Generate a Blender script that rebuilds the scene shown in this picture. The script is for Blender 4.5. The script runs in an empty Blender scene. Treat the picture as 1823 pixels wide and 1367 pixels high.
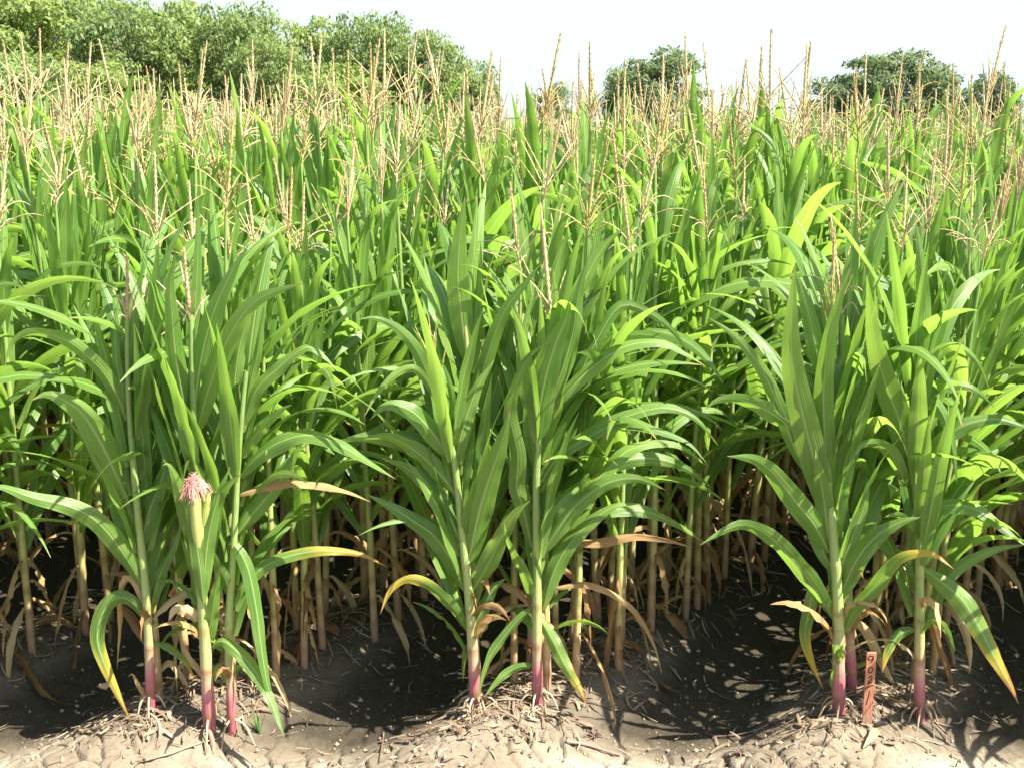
import bpy, math, random
import numpy as np
from math import radians, sin, cos, pi
from mathutils import Vector, Matrix

S = bpy.context.scene
COL = S.collection
random.seed(11)
RNG = np.random.default_rng(11)

# ------------------------------------------------------------------ camera
F = 2040.0                      # focal length in pixels of the 1823 px wide photograph
TILT = radians(12.0)
H = 1.70
cam_d = bpy.data.cameras.new("camera")
cam = bpy.data.objects.new("camera", cam_d)
COL.objects.link(cam)
cam.location = (0, 0, H)
cam.rotation_euler = (radians(90) - TILT, 0, 0)
cam_d.sensor_width = 36.0
cam_d.lens = 36.0 * F / 1823.0
cam_d.clip_start = 0.05
cam_d.clip_end = 4000
S.camera = cam

# ------------------------------------------------------------------ sky, sun, exposure
SUN_EL, SUN_AZ = radians(54), radians(110)      # azimuth clockwise from +Y: from the right, almost square to the view
w = bpy.data.worlds.new("World")
S.world = w
w.use_nodes = True
nt = w.node_tree
bg = nt.nodes["Background"]
sky = nt.nodes.new("ShaderNodeTexSky")
sky.sky_type = 'NISHITA'
sky.sun_disc = False
sky.sun_elevation = SUN_EL
sky.sun_rotation = SUN_AZ
sky.air_density = 1.0
sky.dust_density = 1.6
sky.ozone_density = 1.0
# thin white summer haze: the sky bleaches towards the horizon
tc_ = nt.nodes.new("ShaderNodeTexCoord")
sx_ = nt.nodes.new("ShaderNodeSeparateXYZ")
mr_ = nt.nodes.new("ShaderNodeMapRange"); mr_.interpolation_type = 'SMOOTHSTEP'
mr_.inputs[1].default_value = 0.0; mr_.inputs[2].default_value = 0.55; mr_.inputs[3].default_value = 0.92; mr_.inputs[4].default_value = 0.15
hz_ = nt.nodes.new("ShaderNodeMix"); hz_.data_type = 'RGBA'
hz_.inputs[7].default_value = (2.2, 2.5, 2.65, 1)
nt.links.new(tc_.outputs['Generated'], sx_.inputs[0]); nt.links.new(sx_.outputs[2], mr_.inputs[0])
nt.links.new(mr_.outputs[0], hz_.inputs[0]); nt.links.new(sky.outputs[0], hz_.inputs[6])
nt.links.new(hz_.outputs[2], bg.inputs[0])
bg.inputs[1].default_value = 0.108
sl = bpy.data.lights.new("sun", 'SUN')
sl.energy = 4.9
sl.angle = radians(0.5)
sl.color = (1.0, 0.94, 0.83)
so = bpy.data.objects.new("sun", sl)
COL.objects.link(so)
sd = Vector((sin(SUN_AZ) * cos(SUN_EL), cos(SUN_AZ) * cos(SUN_EL), sin(SUN_EL)))
so.rotation_euler = sd.to_track_quat('Z', 'Y').to_euler()
so.location = (6, -3, 9)
S.view_settings.view_transform = 'Standard'
S.view_settings.look = 'None'
S.view_settings.gamma = 1.0
S.view_settings.exposure = 1.95

# ------------------------------------------------------------------ helpers
def ray(px, py):
    dx, dy = (px - 911.5) / F, (683.5 - py) / F
    return np.array([dx, cos(TILT) + dy * sin(TILT), -sin(TILT) + dy * cos(TILT)])

def at(px, py, Y):
    d = ray(px, py)
    t = Y / d[1]
    return np.array([d[0] * t, Y, H + d[2] * t])

def depth_of(Y, z=1.0):
    return Y * cos(TILT) + (H - z) * sin(TILT)

def project(p):
    x, y, z = p[0], p[1], p[2] - H
    c = y * cos(TILT) - z * sin(TILT)
    u = y * sin(TILT) + z * cos(TILT)
    return 911.5 + F * x / c, 683.5 - F * u / c

def cat(P, n):
    """smooth curve through the points P, n samples evenly spaced"""
    P = np.array(P, float)
    Q = np.vstack([2 * P[0] - P[1], P, 2 * P[-1] - P[-2]])
    out = []
    for i in range(1, len(Q) - 2):
        t = np.linspace(0, 1, 12, endpoint=False)[:, None]
        a, b, c, d = Q[i - 1], Q[i], Q[i + 1], Q[i + 2]
        out.append(0.5 * (2 * b + (c - a) * t + (2 * a - 5 * b + 4 * c - d) * t ** 2 + (3 * b - a - 3 * c + d) * t ** 3))
    C = np.vstack(out + [P[-1:]])
    L = np.r_[0, np.cumsum(np.linalg.norm(np.diff(C, axis=0), axis=1))]
    s = np.linspace(0, L[-1], n)
    return np.stack([np.interp(s, L, C[:, k]) for k in range(C.shape[1])], 1)

def unit(v):
    return v / np.maximum(np.linalg.norm(v, axis=-1, keepdims=True), 1e-9)

class MB:
    """collects geometry; builds it as ONE mesh"""
    def __init__(self):
        self.v, self.f, self.m, self.d, self.n = [], [], [], [], 0
    def add(self, v, f, d=None, m=0):
        v = np.asarray(v, float)
        f = np.asarray(f, int)
        if d is None:
            d = np.zeros((len(v), 3))
        self.v.append(v); self.d.append(np.asarray(d, float))
        self.f.append(f + self.n)
        self.m.append(np.full(len(f), m))
        self.n += len(v)
    def mesh(self, name, mats, smooth=True):
        me = bpy.data.meshes.new(name)
        V = np.vstack(self.v); D = np.vstack(self.d)
        loops = np.concatenate([a.ravel() for a in self.f])
        sizes = np.concatenate([np.full(len(a), a.shape[1]) for a in self.f])
        me.vertices.add(len(V)); me.vertices.foreach_set("co", V.astype(np.float32).ravel())
        me.loops.add(len(loops)); me.loops.foreach_set("vertex_index", loops.astype(np.int32))
        me.polygons.add(len(sizes))
        st = np.r_[0, np.cumsum(sizes)[:-1]]
        me.polygons.foreach_set("loop_start", st.astype(np.int32))
        me.update(calc_edges=True)
        me.validate()
        for mt in mats:
            me.materials.append(mt)
        if len(mats) > 1:
            me.polygons.foreach_set("material_index", np.concatenate(self.m).astype(np.int32))
        me.polygons.foreach_set("use_smooth", np.full(len(sizes), smooth))
        a = me.attributes.new("data", 'FLOAT_VECTOR', 'POINT')
        a.data.foreach_set("vector", D.astype(np.float32).ravel())
        return me
    def build(self, name, mats, parent=None, smooth=True):
        if not isinstance(mats, (list, tuple)):
            mats = [mats]
        o = bpy.data.objects.new(name, self.mesh(name, mats, smooth))
        COL.objects.link(o)
        if parent is not None:
            o.parent = parent
        return o

def empty(name, loc, rz=0.0):
    o = bpy.data.objects.new(name, None)
    o.empty_display_size = 0.1
    o.location = loc
    o.rotation_euler = (0, 0, rz)
    COL.objects.link(o)
    return o

def tag(o, label, cat_, group=None):
    o["label"] = label; o["category"] = cat_
    if group:
        o["group"] = group
    return o

def kind(o, k):
    o["kind"] = k
    return o

def tube(mb, P, R, sides=8, d=None, m=0, cap=True):
    P = np.asarray(P, float); n = len(P)
    R = np.broadcast_to(np.asarray(R, float), (n,))
    T = unit(np.gradient(P, axis=0))
    up = np.array([0, 1.0, 0]) if abs(T[0][1]) < 0.8 else np.array([1.0, 0, 0])
    A = unit(np.cross(T, up)); B = np.cross(T, A)
    a = np.linspace(0, 2 * pi, sides, endpoint=False)
    V = P[:, None] + R[:, None, None] * (np.cos(a)[None, :, None] * A[:, None] + np.sin(a)[None, :, None] * B[:, None])
    i = np.arange(n - 1)[:, None] * sides; j = np.arange(sides)[None]
    k = (j + 1) % sides
    f = np.stack([i + j, i + k, i + sides + k, i + sides + j], -1).reshape(-1, 4)
    D = np.zeros((n, sides, 3))
    if d is not None:
        D[:] = np.asarray(d)[:, None]
    D[:, :, 0] = np.arange(sides)[None] / sides
    mb.add(V.reshape(-1, 3), f, D.reshape(-1, 3), m)

def profile(s, tip=0.03):
    a = np.where(s < 0.32, 0.52 + 0.48 * np.sin(np.clip(s / 0.32, 0, 1) * pi / 2), (1 - np.clip((s - 0.32) / 0.68, 0, 1) ** 1.7))
    return np.maximum(a, tip)

def strip(mb, P, side, w, fold=0.35, wave=0.05, freq=3.0, nu=5, rnd=0.0, m=0, ph=None, ruff=0.0):
    """a leaf blade: midrib P, side directions, widths; V-folded with wavy margins"""
    n = len(P)
    s = np.linspace(0, 1, n)
    T = unit(np.gradient(P, axis=0))
    side = unit(side - (side * T).sum(1, keepdims=True) * T)
    N = np.cross(side, T)
    u = np.linspace(-1, 1, nu)
    fl = fold * (1 - 0.55 * s) + 0.75 * np.exp(-s / 0.07)
    if ph is None:
        ph = random.random() * 6
    wv = np.zeros((n, nu))
    for q, uu in enumerate(u):
        wv[:, q] = wave * abs(uu) ** 1.6 * np.sin(ph + (2.1 if uu > 0 else 0) + freq * 2 * pi * s) * np.sin(pi * np.clip(s * 1.05, 0, 1))
        if ruff:
            wv[:, q] += ruff * abs(uu) ** 2 * np.sin(ph * 2 + uu * 2 + freq * 3.7 * pi * s)
    V = P[:, None] + (w / 2)[:, None, None] * (side[:, None] * (u[None, :, None] * np.cos(fl)[:, None, None]) + N[:, None] * (np.abs(u)[None, :, None] * np.sin(fl)[:, None, None] + 2 * wv[:, :, None]))
    i = np.arange(n - 1)[:, None] * nu; j = np.arange(nu - 1)[None]
    f = np.stack([i + j, i + j + 1, i + nu + j + 1, i + nu + j], -1).reshape(-1, 4)
    D = np.zeros((n, nu, 3))
    D[:, :, 0] = (u * 0.5 + 0.5)[None]; D[:, :, 1] = s[:, None]; D[:, :, 2] = rnd
    mb.add(V.reshape(-1, 3), f, D.reshape(-1, 3), m)

# ------------------------------------------------------------------ materials
def new_mat(name):
    m = bpy.data.materials.new(name); m.use_nodes = True
    n = m.node_tree.nodes; n.clear()
    return m, m.node_tree

class NT:
    def __init__(self, t):
        self.t = t
    def node(self, typ, **kw):
        n = self.t.nodes.new(typ)
        for k, v in kw.items():
            setattr(n, k, v)
        return n
    def link(self, a, b):
        self.t.links.new(a, b)
    def put(self, sock, v):
        if hasattr(v, 'is_linked') or isinstance(v, bpy.types.NodeSocket):
            self.t.links.new(v, sock)
        else:
            sock.default_value = v
    def math(self, op, a, b=0.0, c=0.0, clamp=False):
        n = self.node('ShaderNodeMath', operation=op, use_clamp=clamp)
        self.put(n.inputs[0], a); self.put(n.inputs[1], b); self.put(n.inputs[2], c)
        return n.outputs[0]
    def mix(self, f, a, b):
        n = self.node('ShaderNodeMix', data_type='RGBA')
        self.put(n.inputs[0], f)
        for s, v in ((n.inputs[6], a), (n.inputs[7], b)):
            if isinstance(v, tuple):
                v = (*v, 1) if len(v) == 3 else v
            self.put(s, v)
        return n.outputs[2]
    def ramp(self, f, pts):
        n = self.node('ShaderNodeValToRGB')
        e = n.color_ramp.elements
        while len(e) < len(pts):
            e.new(0.5)
        for q, (p, c) in enumerate(pts):
            e[q].position = p
            e[q].color = (*c, 1) if isinstance(c, tuple) else (c, c, c, 1)
        self.put(n.inputs[0], f)
        return n.outputs[0]
    def smooth(self, x, a, b):
        n = self.node('ShaderNodeMapRange', interpolation_type='SMOOTHSTEP')
        self.put(n.inputs[0], x); n.inputs[1].default_value = a; n.inputs[2].default_value = b
        n.inputs[3].default_value = 0; n.inputs[4].default_value = 1
        return n.outputs[0]
    def noise(self, scale, detail=3, vec=None, rough=0.5):
        n = self.node('ShaderNodeTexNoise')
        n.inputs['Scale'].default_value = scale; n.inputs['Detail'].default_value = detail
        n.inputs['Roughness'].default_value = rough
        if vec is not None:
            self.link(vec, n.inputs['Vector'])
        return n.outputs['Fac']

def attr(T):
    a = T.node('ShaderNodeAttribute', attribute_name="data")
    x = T.node('ShaderNodeSeparateXYZ'); T.link(a.outputs['Vector'], x.inputs[0])
    oi = T.node('ShaderNodeObjectInfo')
    r = T.math('FRACT', T.math('ADD', oi.outputs['Random'], x.outputs[2]))
    return x.outputs[0], x.outputs[1], r, x.outputs[2]

def objvec(T):
    tc = T.node('ShaderNodeTexCoord')
    return tc.outputs['Object']

def finish(T, col, rough, spec, trans_col=None, trans=0.0, bump=None, bstr=0.3, bdist=0.003):
    p = T.node('ShaderNodeBsdfPrincipled')
    T.put(p.inputs['Base Color'], col if not isinstance(col, tuple) else (*col, 1))
    T.put(p.inputs['Roughness'], rough)
    p.inputs['Specular IOR Level'].default_value = spec
    if bump is not None:
        b = T.node('ShaderNodeBump'); b.inputs['Strength'].default_value = bstr; b.inputs['Distance'].default_value = bdist
        T.link(bump, b.inputs['Height']); T.link(b.outputs[0], p.inputs['Normal'])
    o = T.node('ShaderNodeOutputMaterial')
    if trans > 0:
        tr = T.node('ShaderNodeBsdfTranslucent')
        T.put(tr.inputs[0], trans_col if not isinstance(trans_col, tuple) else (*trans_col, 1))
        mx = T.node('ShaderNodeMixShader'); mx.inputs[0].default_value = trans
        T.link(p.outputs[0], mx.inputs[1]); T.link(tr.outputs[0], mx.inputs[2]); T.link(mx.outputs[0], o.inputs[0])
    else:
        T.link(p.outputs[0], o.inputs[0])

def leaf_mat(name, mode):
    m, t = new_mat(name); T = NT(t)
    u, v, r, _ = attr(T)
    ov = objvec(T)
    big = T.noise(9, 2, ov)
    au = T.math('ABSOLUTE', T.math('SUBTRACT', u, 0.5))
    cv = T.node('ShaderNodeCombineXYZ'); T.link(u, cv.inputs[0]); T.link(T.math('MULTIPLY', v, 0.06), cv.inputs[1]); T.link(r, cv.inputs[2])
    streak = T.smooth(T.noise(26, 2, cv.outputs[0], 0.6), 0.38, 0.66)
    vein = T.math('SINE', T.math('MULTIPLY', u, 75.0))
    vein2 = T.math('SINE', T.math('MULTIPLY', u, 31.0))
    vsum = T.math('ADD', T.math('MULTIPLY', vein, 0.5), T.math('MULTIPLY', vein2, 0.5))
    if mode == 'brown':
        c = T.ramp(T.math('ADD', T.math('MULTIPLY', r, 0.6), T.math('MULTIPLY', big, 0.4)),
                   [(0.12, (0.15, 0.075, 0.03)), (0.38, (0.32, 0.19, 0.075)), (0.62, (0.50, 0.35, 0.16)), (0.9, (0.60, 0.49, 0.28))])
        c = T.mix(T.math('MULTIPLY_ADD', vsum, 0.16, 0.16), c, (0.10, 0.05, 0.02))
        finish(T, c, 0.62, 0.25, T.mix(0.5, c, (0.42, 0.22, 0.05)), 0.3, vsum, 0.35, 0.002)
        return m
    g = T.ramp(r, [(0.0, (0.055, 0.150, 0.020)), (0.5, (0.090, 0.215, 0.024)), (1.0, (0.150, 0.270, 0.032))])
    g = T.mix(T.smooth(big, 0.35, 0.75), g, (0.125, 0.215, 0.040))
    g = T.mix(T.math('MULTIPLY_ADD', vsum, 0.15, 0.15), g, (0.125, 0.220, 0.040))
    g = T.mix(T.math('MULTIPLY', streak, 0.55), g, (0.165, 0.250, 0.066))
    if mode == 'yellow':
        k = T.math('ADD', v, T.math('MULTIPLY', T.math('SUBTRACT', big, 0.5), 0.5))
        k = T.math('ADD', k, T.math('MULTIPLY', T.math('SUBTRACT', au, 0.25), 0.5))
        y = T.smooth(k, 0.45, 0.78)
        g = T.mix(y, g, (0.44, 0.33, 0.035))
        g = T.mix(T.smooth(k, 0.80, 0.97), g, (0.33, 0.15, 0.045))
    else:
        tipdry = T.math('MULTIPLY', T.smooth(v, 0.93, 0.99), T.smooth(r, 0.35, 0.5))
        g = T.mix(tipdry, g, (0.36, 0.25, 0.10))
    spot = T.math('MULTIPLY', T.smooth(T.noise(55, 2, ov, 0.6), 0.66, 0.74), 0.55)
    g = T.mix(spot, g, (0.24, 0.22, 0.09))
    g = T.mix(T.math('MULTIPLY', T.smooth(au, 0.44, 0.5), 0.45), g, (0.22, 0.26, 0.08))
    base_pale = T.math('SUBTRACT', 1.0, T.smooth(v, 0.0, 0.14))
    g = T.mix(T.math('MULTIPLY', base_pale, 0.6), g, (0.24, 0.31, 0.08))
    mid = T.math('SUBTRACT', 1.0, T.smooth(au, 0.018, 0.055))
    g = T.mix(T.math('MULTIPLY', mid, 0.75), g, (0.36, 0.44, 0.17))
    tr = T.mix(T.math('MULTIPLY', mid, 0.4), T.mix(streak, T.mix(r, (0.17, 0.40, 0.03), (0.29, 0.50, 0.045)), (0.36, 0.52, 0.09)), (0.40, 0.46, 0.12))
    if mode == 'yellow':
        tr = T.mix(y, tr, (0.55, 0.38, 0.03))
    rough = T.math('MULTIPLY_ADD', T.noise(30, 2, ov), 0.25, 0.25)
    finish(T, g, rough, 0.45, tr, 0.44, T.math('ADD', vsum, T.math('MULTIPLY', mid, -2.0)), 0.30, 0.002)
    return m

def stalk_mat(name, front):
    m, t = new_mat(name); T = NT(t)
    u, h, r, nd = attr(T)
    ov = objvec(T)
    nz = T.noise(14, 3, ov)
    oi = T.node('ShaderNodeObjectInfo')
    hh = T.math('ADD', h, T.math('MULTIPLY', T.math('SUBTRACT', nz, 0.5), 0.22))
    hh = T.math('MULTIPLY', hh, 0.5)
    if front:
        c = T.ramp(hh, [(0.0, (0.10, 0.02, 0.03)), (0.03, (0.24, 0.035, 0.075)), (0.085, (0.36, 0.10, 0.13)), (0.12, (0.38, 0.25, 0.16)),
                        (0.15, (0.33, 0.31, 0.13)), (0.22, (0.24, 0.31, 0.09)), (0.5, (0.13, 0.23, 0.05))])
    else:
        c = T.ramp(hh, [(0.0, (0.26, 0.13, 0.09)), (0.07, (0.38, 0.23, 0.13)), (0.14, (0.44, 0.33, 0.14)), (0.22, (0.36, 0.36, 0.11)), (0.33, (0.22, 0.31, 0.08)), (0.7, (0.14, 0.25, 0.05))])
        c = T.mix(T.math('MULTIPLY', T.smooth(oi.outputs['Random'], 0.6, 1.0), 0.35), c, (0.36, 0.24, 0.12))
    streak = T.math('SINE', T.math('MULTIPLY', u, 88.0))
    c = T.mix(T.math('MULTIPLY_ADD', streak, 0.08, 0.08), c, (0.46, 0.46, 0.22))
    c = T.mix(T.math('MULTIPLY', nd, T.math('MULTIPLY_ADD', T.smooth(h, 0.25, 0.6), -0.55, 0.75)), c, (0.16, 0.085, 0.03))
    c = T.mix(T.math('MULTIPLY', T.smooth(T.noise(70, 2, ov), 0.62, 0.72), 0.4), c, (0.15, 0.09, 0.04))
    finish(T, c, 0.42, 0.45, bump=streak, bstr=0.15, bdist=0.001)
    return m

def simple_mat(name, cols, scale=20, rough=0.75, spec=0.2, trans=0.0, bump=0.4, bdist=0.002, use_r=True):
    m, t = new_mat(name); T = NT(t)
    u, v, r, _ = attr(T)
    nz = T.noise(scale, 4, objvec(T))
    f = T.math('ADD', T.math('MULTIPLY', nz, 0.5), T.math('MULTIPLY', r, 0.5)) if use_r else nz
    c = T.ramp(f, [(0.15 + 0.7 * i / max(len(cols) - 1, 1), k) for i, k in enumerate(cols)])
    finish(T, c, rough, spec, c, trans, nz, bump, bdist)
    return m

M = {}
M['leaf'] = leaf_mat('corn_leaf_green', 'green')
M['yleaf'] = leaf_mat('corn_leaf_yellowing', 'yellow')
M['bleaf'] = leaf_mat('corn_leaf_withered', 'brown')
M['stalk_front'] = stalk_mat('corn_stalk_magenta_foot', True)
M['stalk'] = stalk_mat('corn_stalk_tan_foot', False)
M['tassel'] = simple_mat('tassel_tan', [(0.38, 0.24, 0.13), (0.52, 0.38, 0.21), (0.58, 0.47, 0.26), (0.50, 0.50, 0.22)], 60, 0.7, 0.2, 0.15)
M['tassel_green'] = simple_mat('tassel_young', [(0.30, 0.30, 0.08), (0.44, 0.38, 0.14), (0.42, 0.24, 0.14)], 60, 0.6, 0.2, 0.15)
M['silk'] = simple_mat('ear_silk', [(0.76, 0.46, 0.28), (0.80, 0.42, 0.36), (0.76, 0.32, 0.38)], 40, 0.5, 0.3, 0.2)
M['husk'] = simple_mat('ear_husk', [(0.20, 0.26, 0.05), (0.32, 0.36, 0.09), (0.40, 0.42, 0.14)], 14, 0.5, 0.35, 0.15)
M['straw'] = simple_mat('straw', [(0.07, 0.045, 0.03), (0.14, 0.10, 0.065), (0.24, 0.18, 0.12), (0.36, 0.29, 0.205)], 30, 0.8, 0.15, 0.1)
M['root'] = simple_mat('dry_root', [(0.20, 0.14, 0.09), (0.36, 0.27, 0.17), (0.50, 0.40, 0.27)], 30, 0.85, 0.1)
M['stick'] = simple_mat('stick_bark', [(0.08, 0.055, 0.045), (0.17, 0.12, 0.10), (0.26, 0.19, 0.15)], 40, 0.85, 0.1)
def wood_mat():
    m, t = new_mat('stake_wood'); T = NT(t)
    mp = T.node('ShaderNodeMapping'); mp.inputs['Scale'].default_value = (1, 1, 0.06)
    T.link(objvec(T), mp.inputs[0])
    g = T.noise(420, 4, mp.outputs[0]); d = T.noise(22, 5, objvec(T), 0.7)
    z = T.node('ShaderNodeSeparateXYZ'); T.link(objvec(T), z.inputs[0])
    c = T.ramp(g, [(0.3, (0.26, 0.10, 0.06)), (0.5, (0.39, 0.165, 0.095)), (0.7, (0.48, 0.24, 0.15))])
    mud = T.math('ADD', T.math('MULTIPLY', T.smooth(z.outputs[2], 0.06, 0.0), 0.7), T.math('MULTIPLY', T.smooth(d, 0.56, 0.70), 0.45), clamp=True)
    c = T.mix(mud, c, (0.27, 0.20, 0.14))
    finish(T, c, 0.8, 0.15, bump=g, bstr=0.5, bdist=0.001)
    return m
M['wood'] = wood_mat()
M['ink'] = simple_mat('marker_ink', [(0.02, 0.006, 0.008), (0.06, 0.018, 0.015)], 260, 0.6, 0.2, bump=0)
M['grass'] = simple_mat('seedling_green', [(0.07, 0.17, 0.03), (0.12, 0.24, 0.05)], 10, 0.5, 0.3, 0.3)
M['clod'] = simple_mat('soil_crumb', [(0.14, 0.105, 0.07), (0.24, 0.19, 0.13), (0.32, 0.26, 0.18)], 30, 0.95, 0.05)
M['bark'] = simple_mat('tree_bark', [(0.10, 0.08, 0.06), (0.20, 0.17, 0.13)], 6, 0.9, 0.1, bdist=0.02)

def tree_mat(name, a, b, tr):
    m, t = new_mat(name); T = NT(t)
    u, v, r, _ = attr(T)
    c = T.mix(r, a, b)
    finish(T, c, 0.6, 0.25, T.mix(r, tr, tuple(x * 1.3 for x in tr)), 0.35)
    return m
M['tree_light'] = tree_mat('foliage_light', (0.130, 0.190, 0.055), (0.235, 0.290, 0.085), (0.36, 0.46, 0.09))
M['tree_mid'] = tree_mat('foliage_mid', (0.105, 0.160, 0.065), (0.195, 0.250, 0.085), (0.31, 0.41, 0.09))
M['tree_dark'] = tree_mat('foliage_dark', (0.075, 0.115, 0.062), (0.135, 0.180, 0.085), (0.22, 0.29, 0.09))

def soil_mat():
    m, t = new_mat('soil'); T = NT(t)
    crust, damp_shade, r, ck = attr(T)
    ov = objvec(T)
    n1 = T.noise(3.0, 5, ov, 0.6); n2 = T.noise(26, 6, ov, 0.65); n3 = T.noise(140, 4, ov, 0.6)
    c = T.ramp(T.math('ADD', T.math('MULTIPLY', n1, 0.5), T.math('MULTIPLY', n2, 0.5)), [(0.3, (0.118, 0.094, 0.066)), (0.5, (0.165, 0.135, 0.097)), (0.68, (0.215, 0.18, 0.133))])
    c = T.mix(T.math('MULTIPLY', crust, T.smooth(T.math('ADD', n1, T.math('MULTIPLY', n2, 0.3)), 0.45, 0.75)), c, (0.32, 0.285, 0.225))
    c = T.mix(T.math('MULTIPLY', damp_shade, 0.85), c, (0.018, 0.015, 0.010))  # damp soil together with canopy shade, both painted into the colour
    c = T.mix(T.math('MULTIPLY', T.smooth(ck, 0.15, 0.6), 0.85), c, (0.055, 0.042, 0.030))
    c = T.mix(T.math('MULTIPLY', T.smooth(n3, 0.60, 0.72), 0.5), c, (0.10, 0.07, 0.045))
    c = T.mix(T.math('MULTIPLY', T.smooth(n3, 0.36, 0.26), 0.35), c, (0.42, 0.36, 0.28))
    h = T.math('ADD', T.math('MULTIPLY', n2, 0.7), T.math('MULTIPLY', n3, 0.3))
    finish(T, c, 0.93, 0.08, bump=h, bstr=0.75, bdist=0.012)
    return m
M['soil'] = soil_mat()

# ------------------------------------------------------------------ ground
SLOPE, Y0, PITCH, XC = 0.69, 3.22, 1.05, -0.02      # rows run away to the right; beds PITCH apart measured across the picture

def vnoise(x, y, s, seed):
    g = np.random.default_rng(seed).random((64, 64))
    x = x * s + 1000; y = y * s + 1000
    i = np.floor(x).astype(int); j = np.floor(y).astype(int)
    a = x - i; b = y - j
    a = a * a * (3 - 2 * a); b = b * b * (3 - 2 * b)
    q = lambda p, r_: g[p % 64, r_ % 64]
    return q(i, j) * (1 - a) * (1 - b) + q(i + 1, j) * a * (1 - b) + q(i, j + 1) * (1 - a) * b + q(i + 1, j + 1) * a * b - 0.5

def bedpos(X, Y):
    Yc = np.maximum(Y, 2.9)
    return (X - SLOPE * (Yc - Y0) - XC) / PITCH

def gz(X, Y):
    X = np.asarray(X, float); Y = np.asarray(Y, float)
    s = bedpos(X, Y)
    c = 0.5 - 0.5 * np.cos(2 * pi * s)
    amp = 0.125 * (0.30 + 0.70 * np.clip((Y - 2.75) / 0.45, 0, 1))
    amp = amp * np.clip(1 - (Y - 30) / 10, 0, 1)
    z = -amp * c ** 0.8
    z = z - 0.05 * np.clip((3.15 - Y) / 0.6, 0, 1)
    z = z + 0.016 * vnoise(X, Y, 3.0, 1) + 0.006 * vnoise(X, Y, 9.0, 2)
    return z

def ground():
    xs = np.r_[-900, -300, -100, -40, -20, np.arange(-12, -2.2, 0.08), np.arange(-2.2, 2.2, 0.0065), np.arange(2.2, 14, 0.08), 20, 40, 100, 300, 900]
    ys = np.r_[-300, -50, -10, -2, 0.5, np.arange(1.5, 2.7, 0.06), np.arange(2.7, 3.75, 0.0065), np.arange(3.75, 5.5, 0.03), np.arange(5.5, 14, 0.1), 18, 25, 40, 70, 150, 400, 1500]
    X, Y = np.meshgrid(xs, ys)
    Z = gz(X, Y)
    near = (np.abs(X) < 2.3) & (Y > 2.6) & (Y < 4.0)
    Z = Z + np.where(near, 0.006 * vnoise(X, Y, 28, 3) + 0.004 * vnoise(X, Y, 70, 4) + 0.003 * vnoise(X, Y, 150, 5), 0)
    # drying cracks: distance to the borders of jittered cells
    jit = np.random.default_rng(8).random((97, 97, 2))
    wx = X + 0.03 * vnoise(X, Y, 14, 6); wy = Y + 0.03 * vnoise(X, Y, 14, 7)
    cs = 0.105
    gx = wx / cs + 500; gy = wy / cs + 500
    f1 = np.full(X.shape, 9.0); f2 = np.full(X.shape, 9.0)
    for a in (-1, 0, 1):
        for b in (-1, 0, 1):
            i = np.floor(gx).astype(int) + a; j = np.floor(gy).astype(int) + b
            d = np.hypot(i + jit[i % 97, j % 97, 0] - gx, j + jit[i % 97, j % 97, 1] - gy)
            f2 = np.where(d < f1, f1, np.minimum(f2, d)); f1 = np.minimum(f1, d)
    brk = np.clip(0.75 + 2.0 * vnoise(X, Y, 5, 9), 0, 1)
    crack = np.clip(1 - (f2 - f1) / 0.085, 0, 1) * brk * near * np.clip((3.3 - Y) / 0.25, 0, 1)
    Z = Z - 0.030 * crack
    s = bedpos(X, Y)
    low = 0.5 - 0.5 * np.cos(2 * pi * s)
    crust = np.clip((3.12 - Y) / 0.12, 0, 1) * np.clip(low * 1.5 - 0.35 + 0.5 * vnoise(X, Y, 4, 10), 0, 1)
    damp_shade = np.clip((Y - 3.10 + 0.08 * vnoise(X, Y, 6, 12)) / 0.16, 0, 1) * np.clip(low * 1.6 - 0.15, 0.45, 1)  # damp furrow floor plus painted shade from the field edge inward
    damp_shade = np.clip(damp_shade + 0.55 * np.clip((Y - 3.5) / 0.6, 0, 1), 0, 1)  # painted shade deepens farther in under the corn
    D = np.stack([crust * (1 - crack), damp_shade, crack], -1)
    nx = len(xs)
    i = np.arange(len(ys) - 1)[:, None] * nx; j = np.arange(nx - 1)[None]
    f = np.stack([i + j, i + j + 1, i + nx + j + 1, i + nx + j], -1).reshape(-1, 4)
    mb = MB()
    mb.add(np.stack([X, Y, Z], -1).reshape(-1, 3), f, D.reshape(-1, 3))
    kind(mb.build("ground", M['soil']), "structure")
ground()

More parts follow.
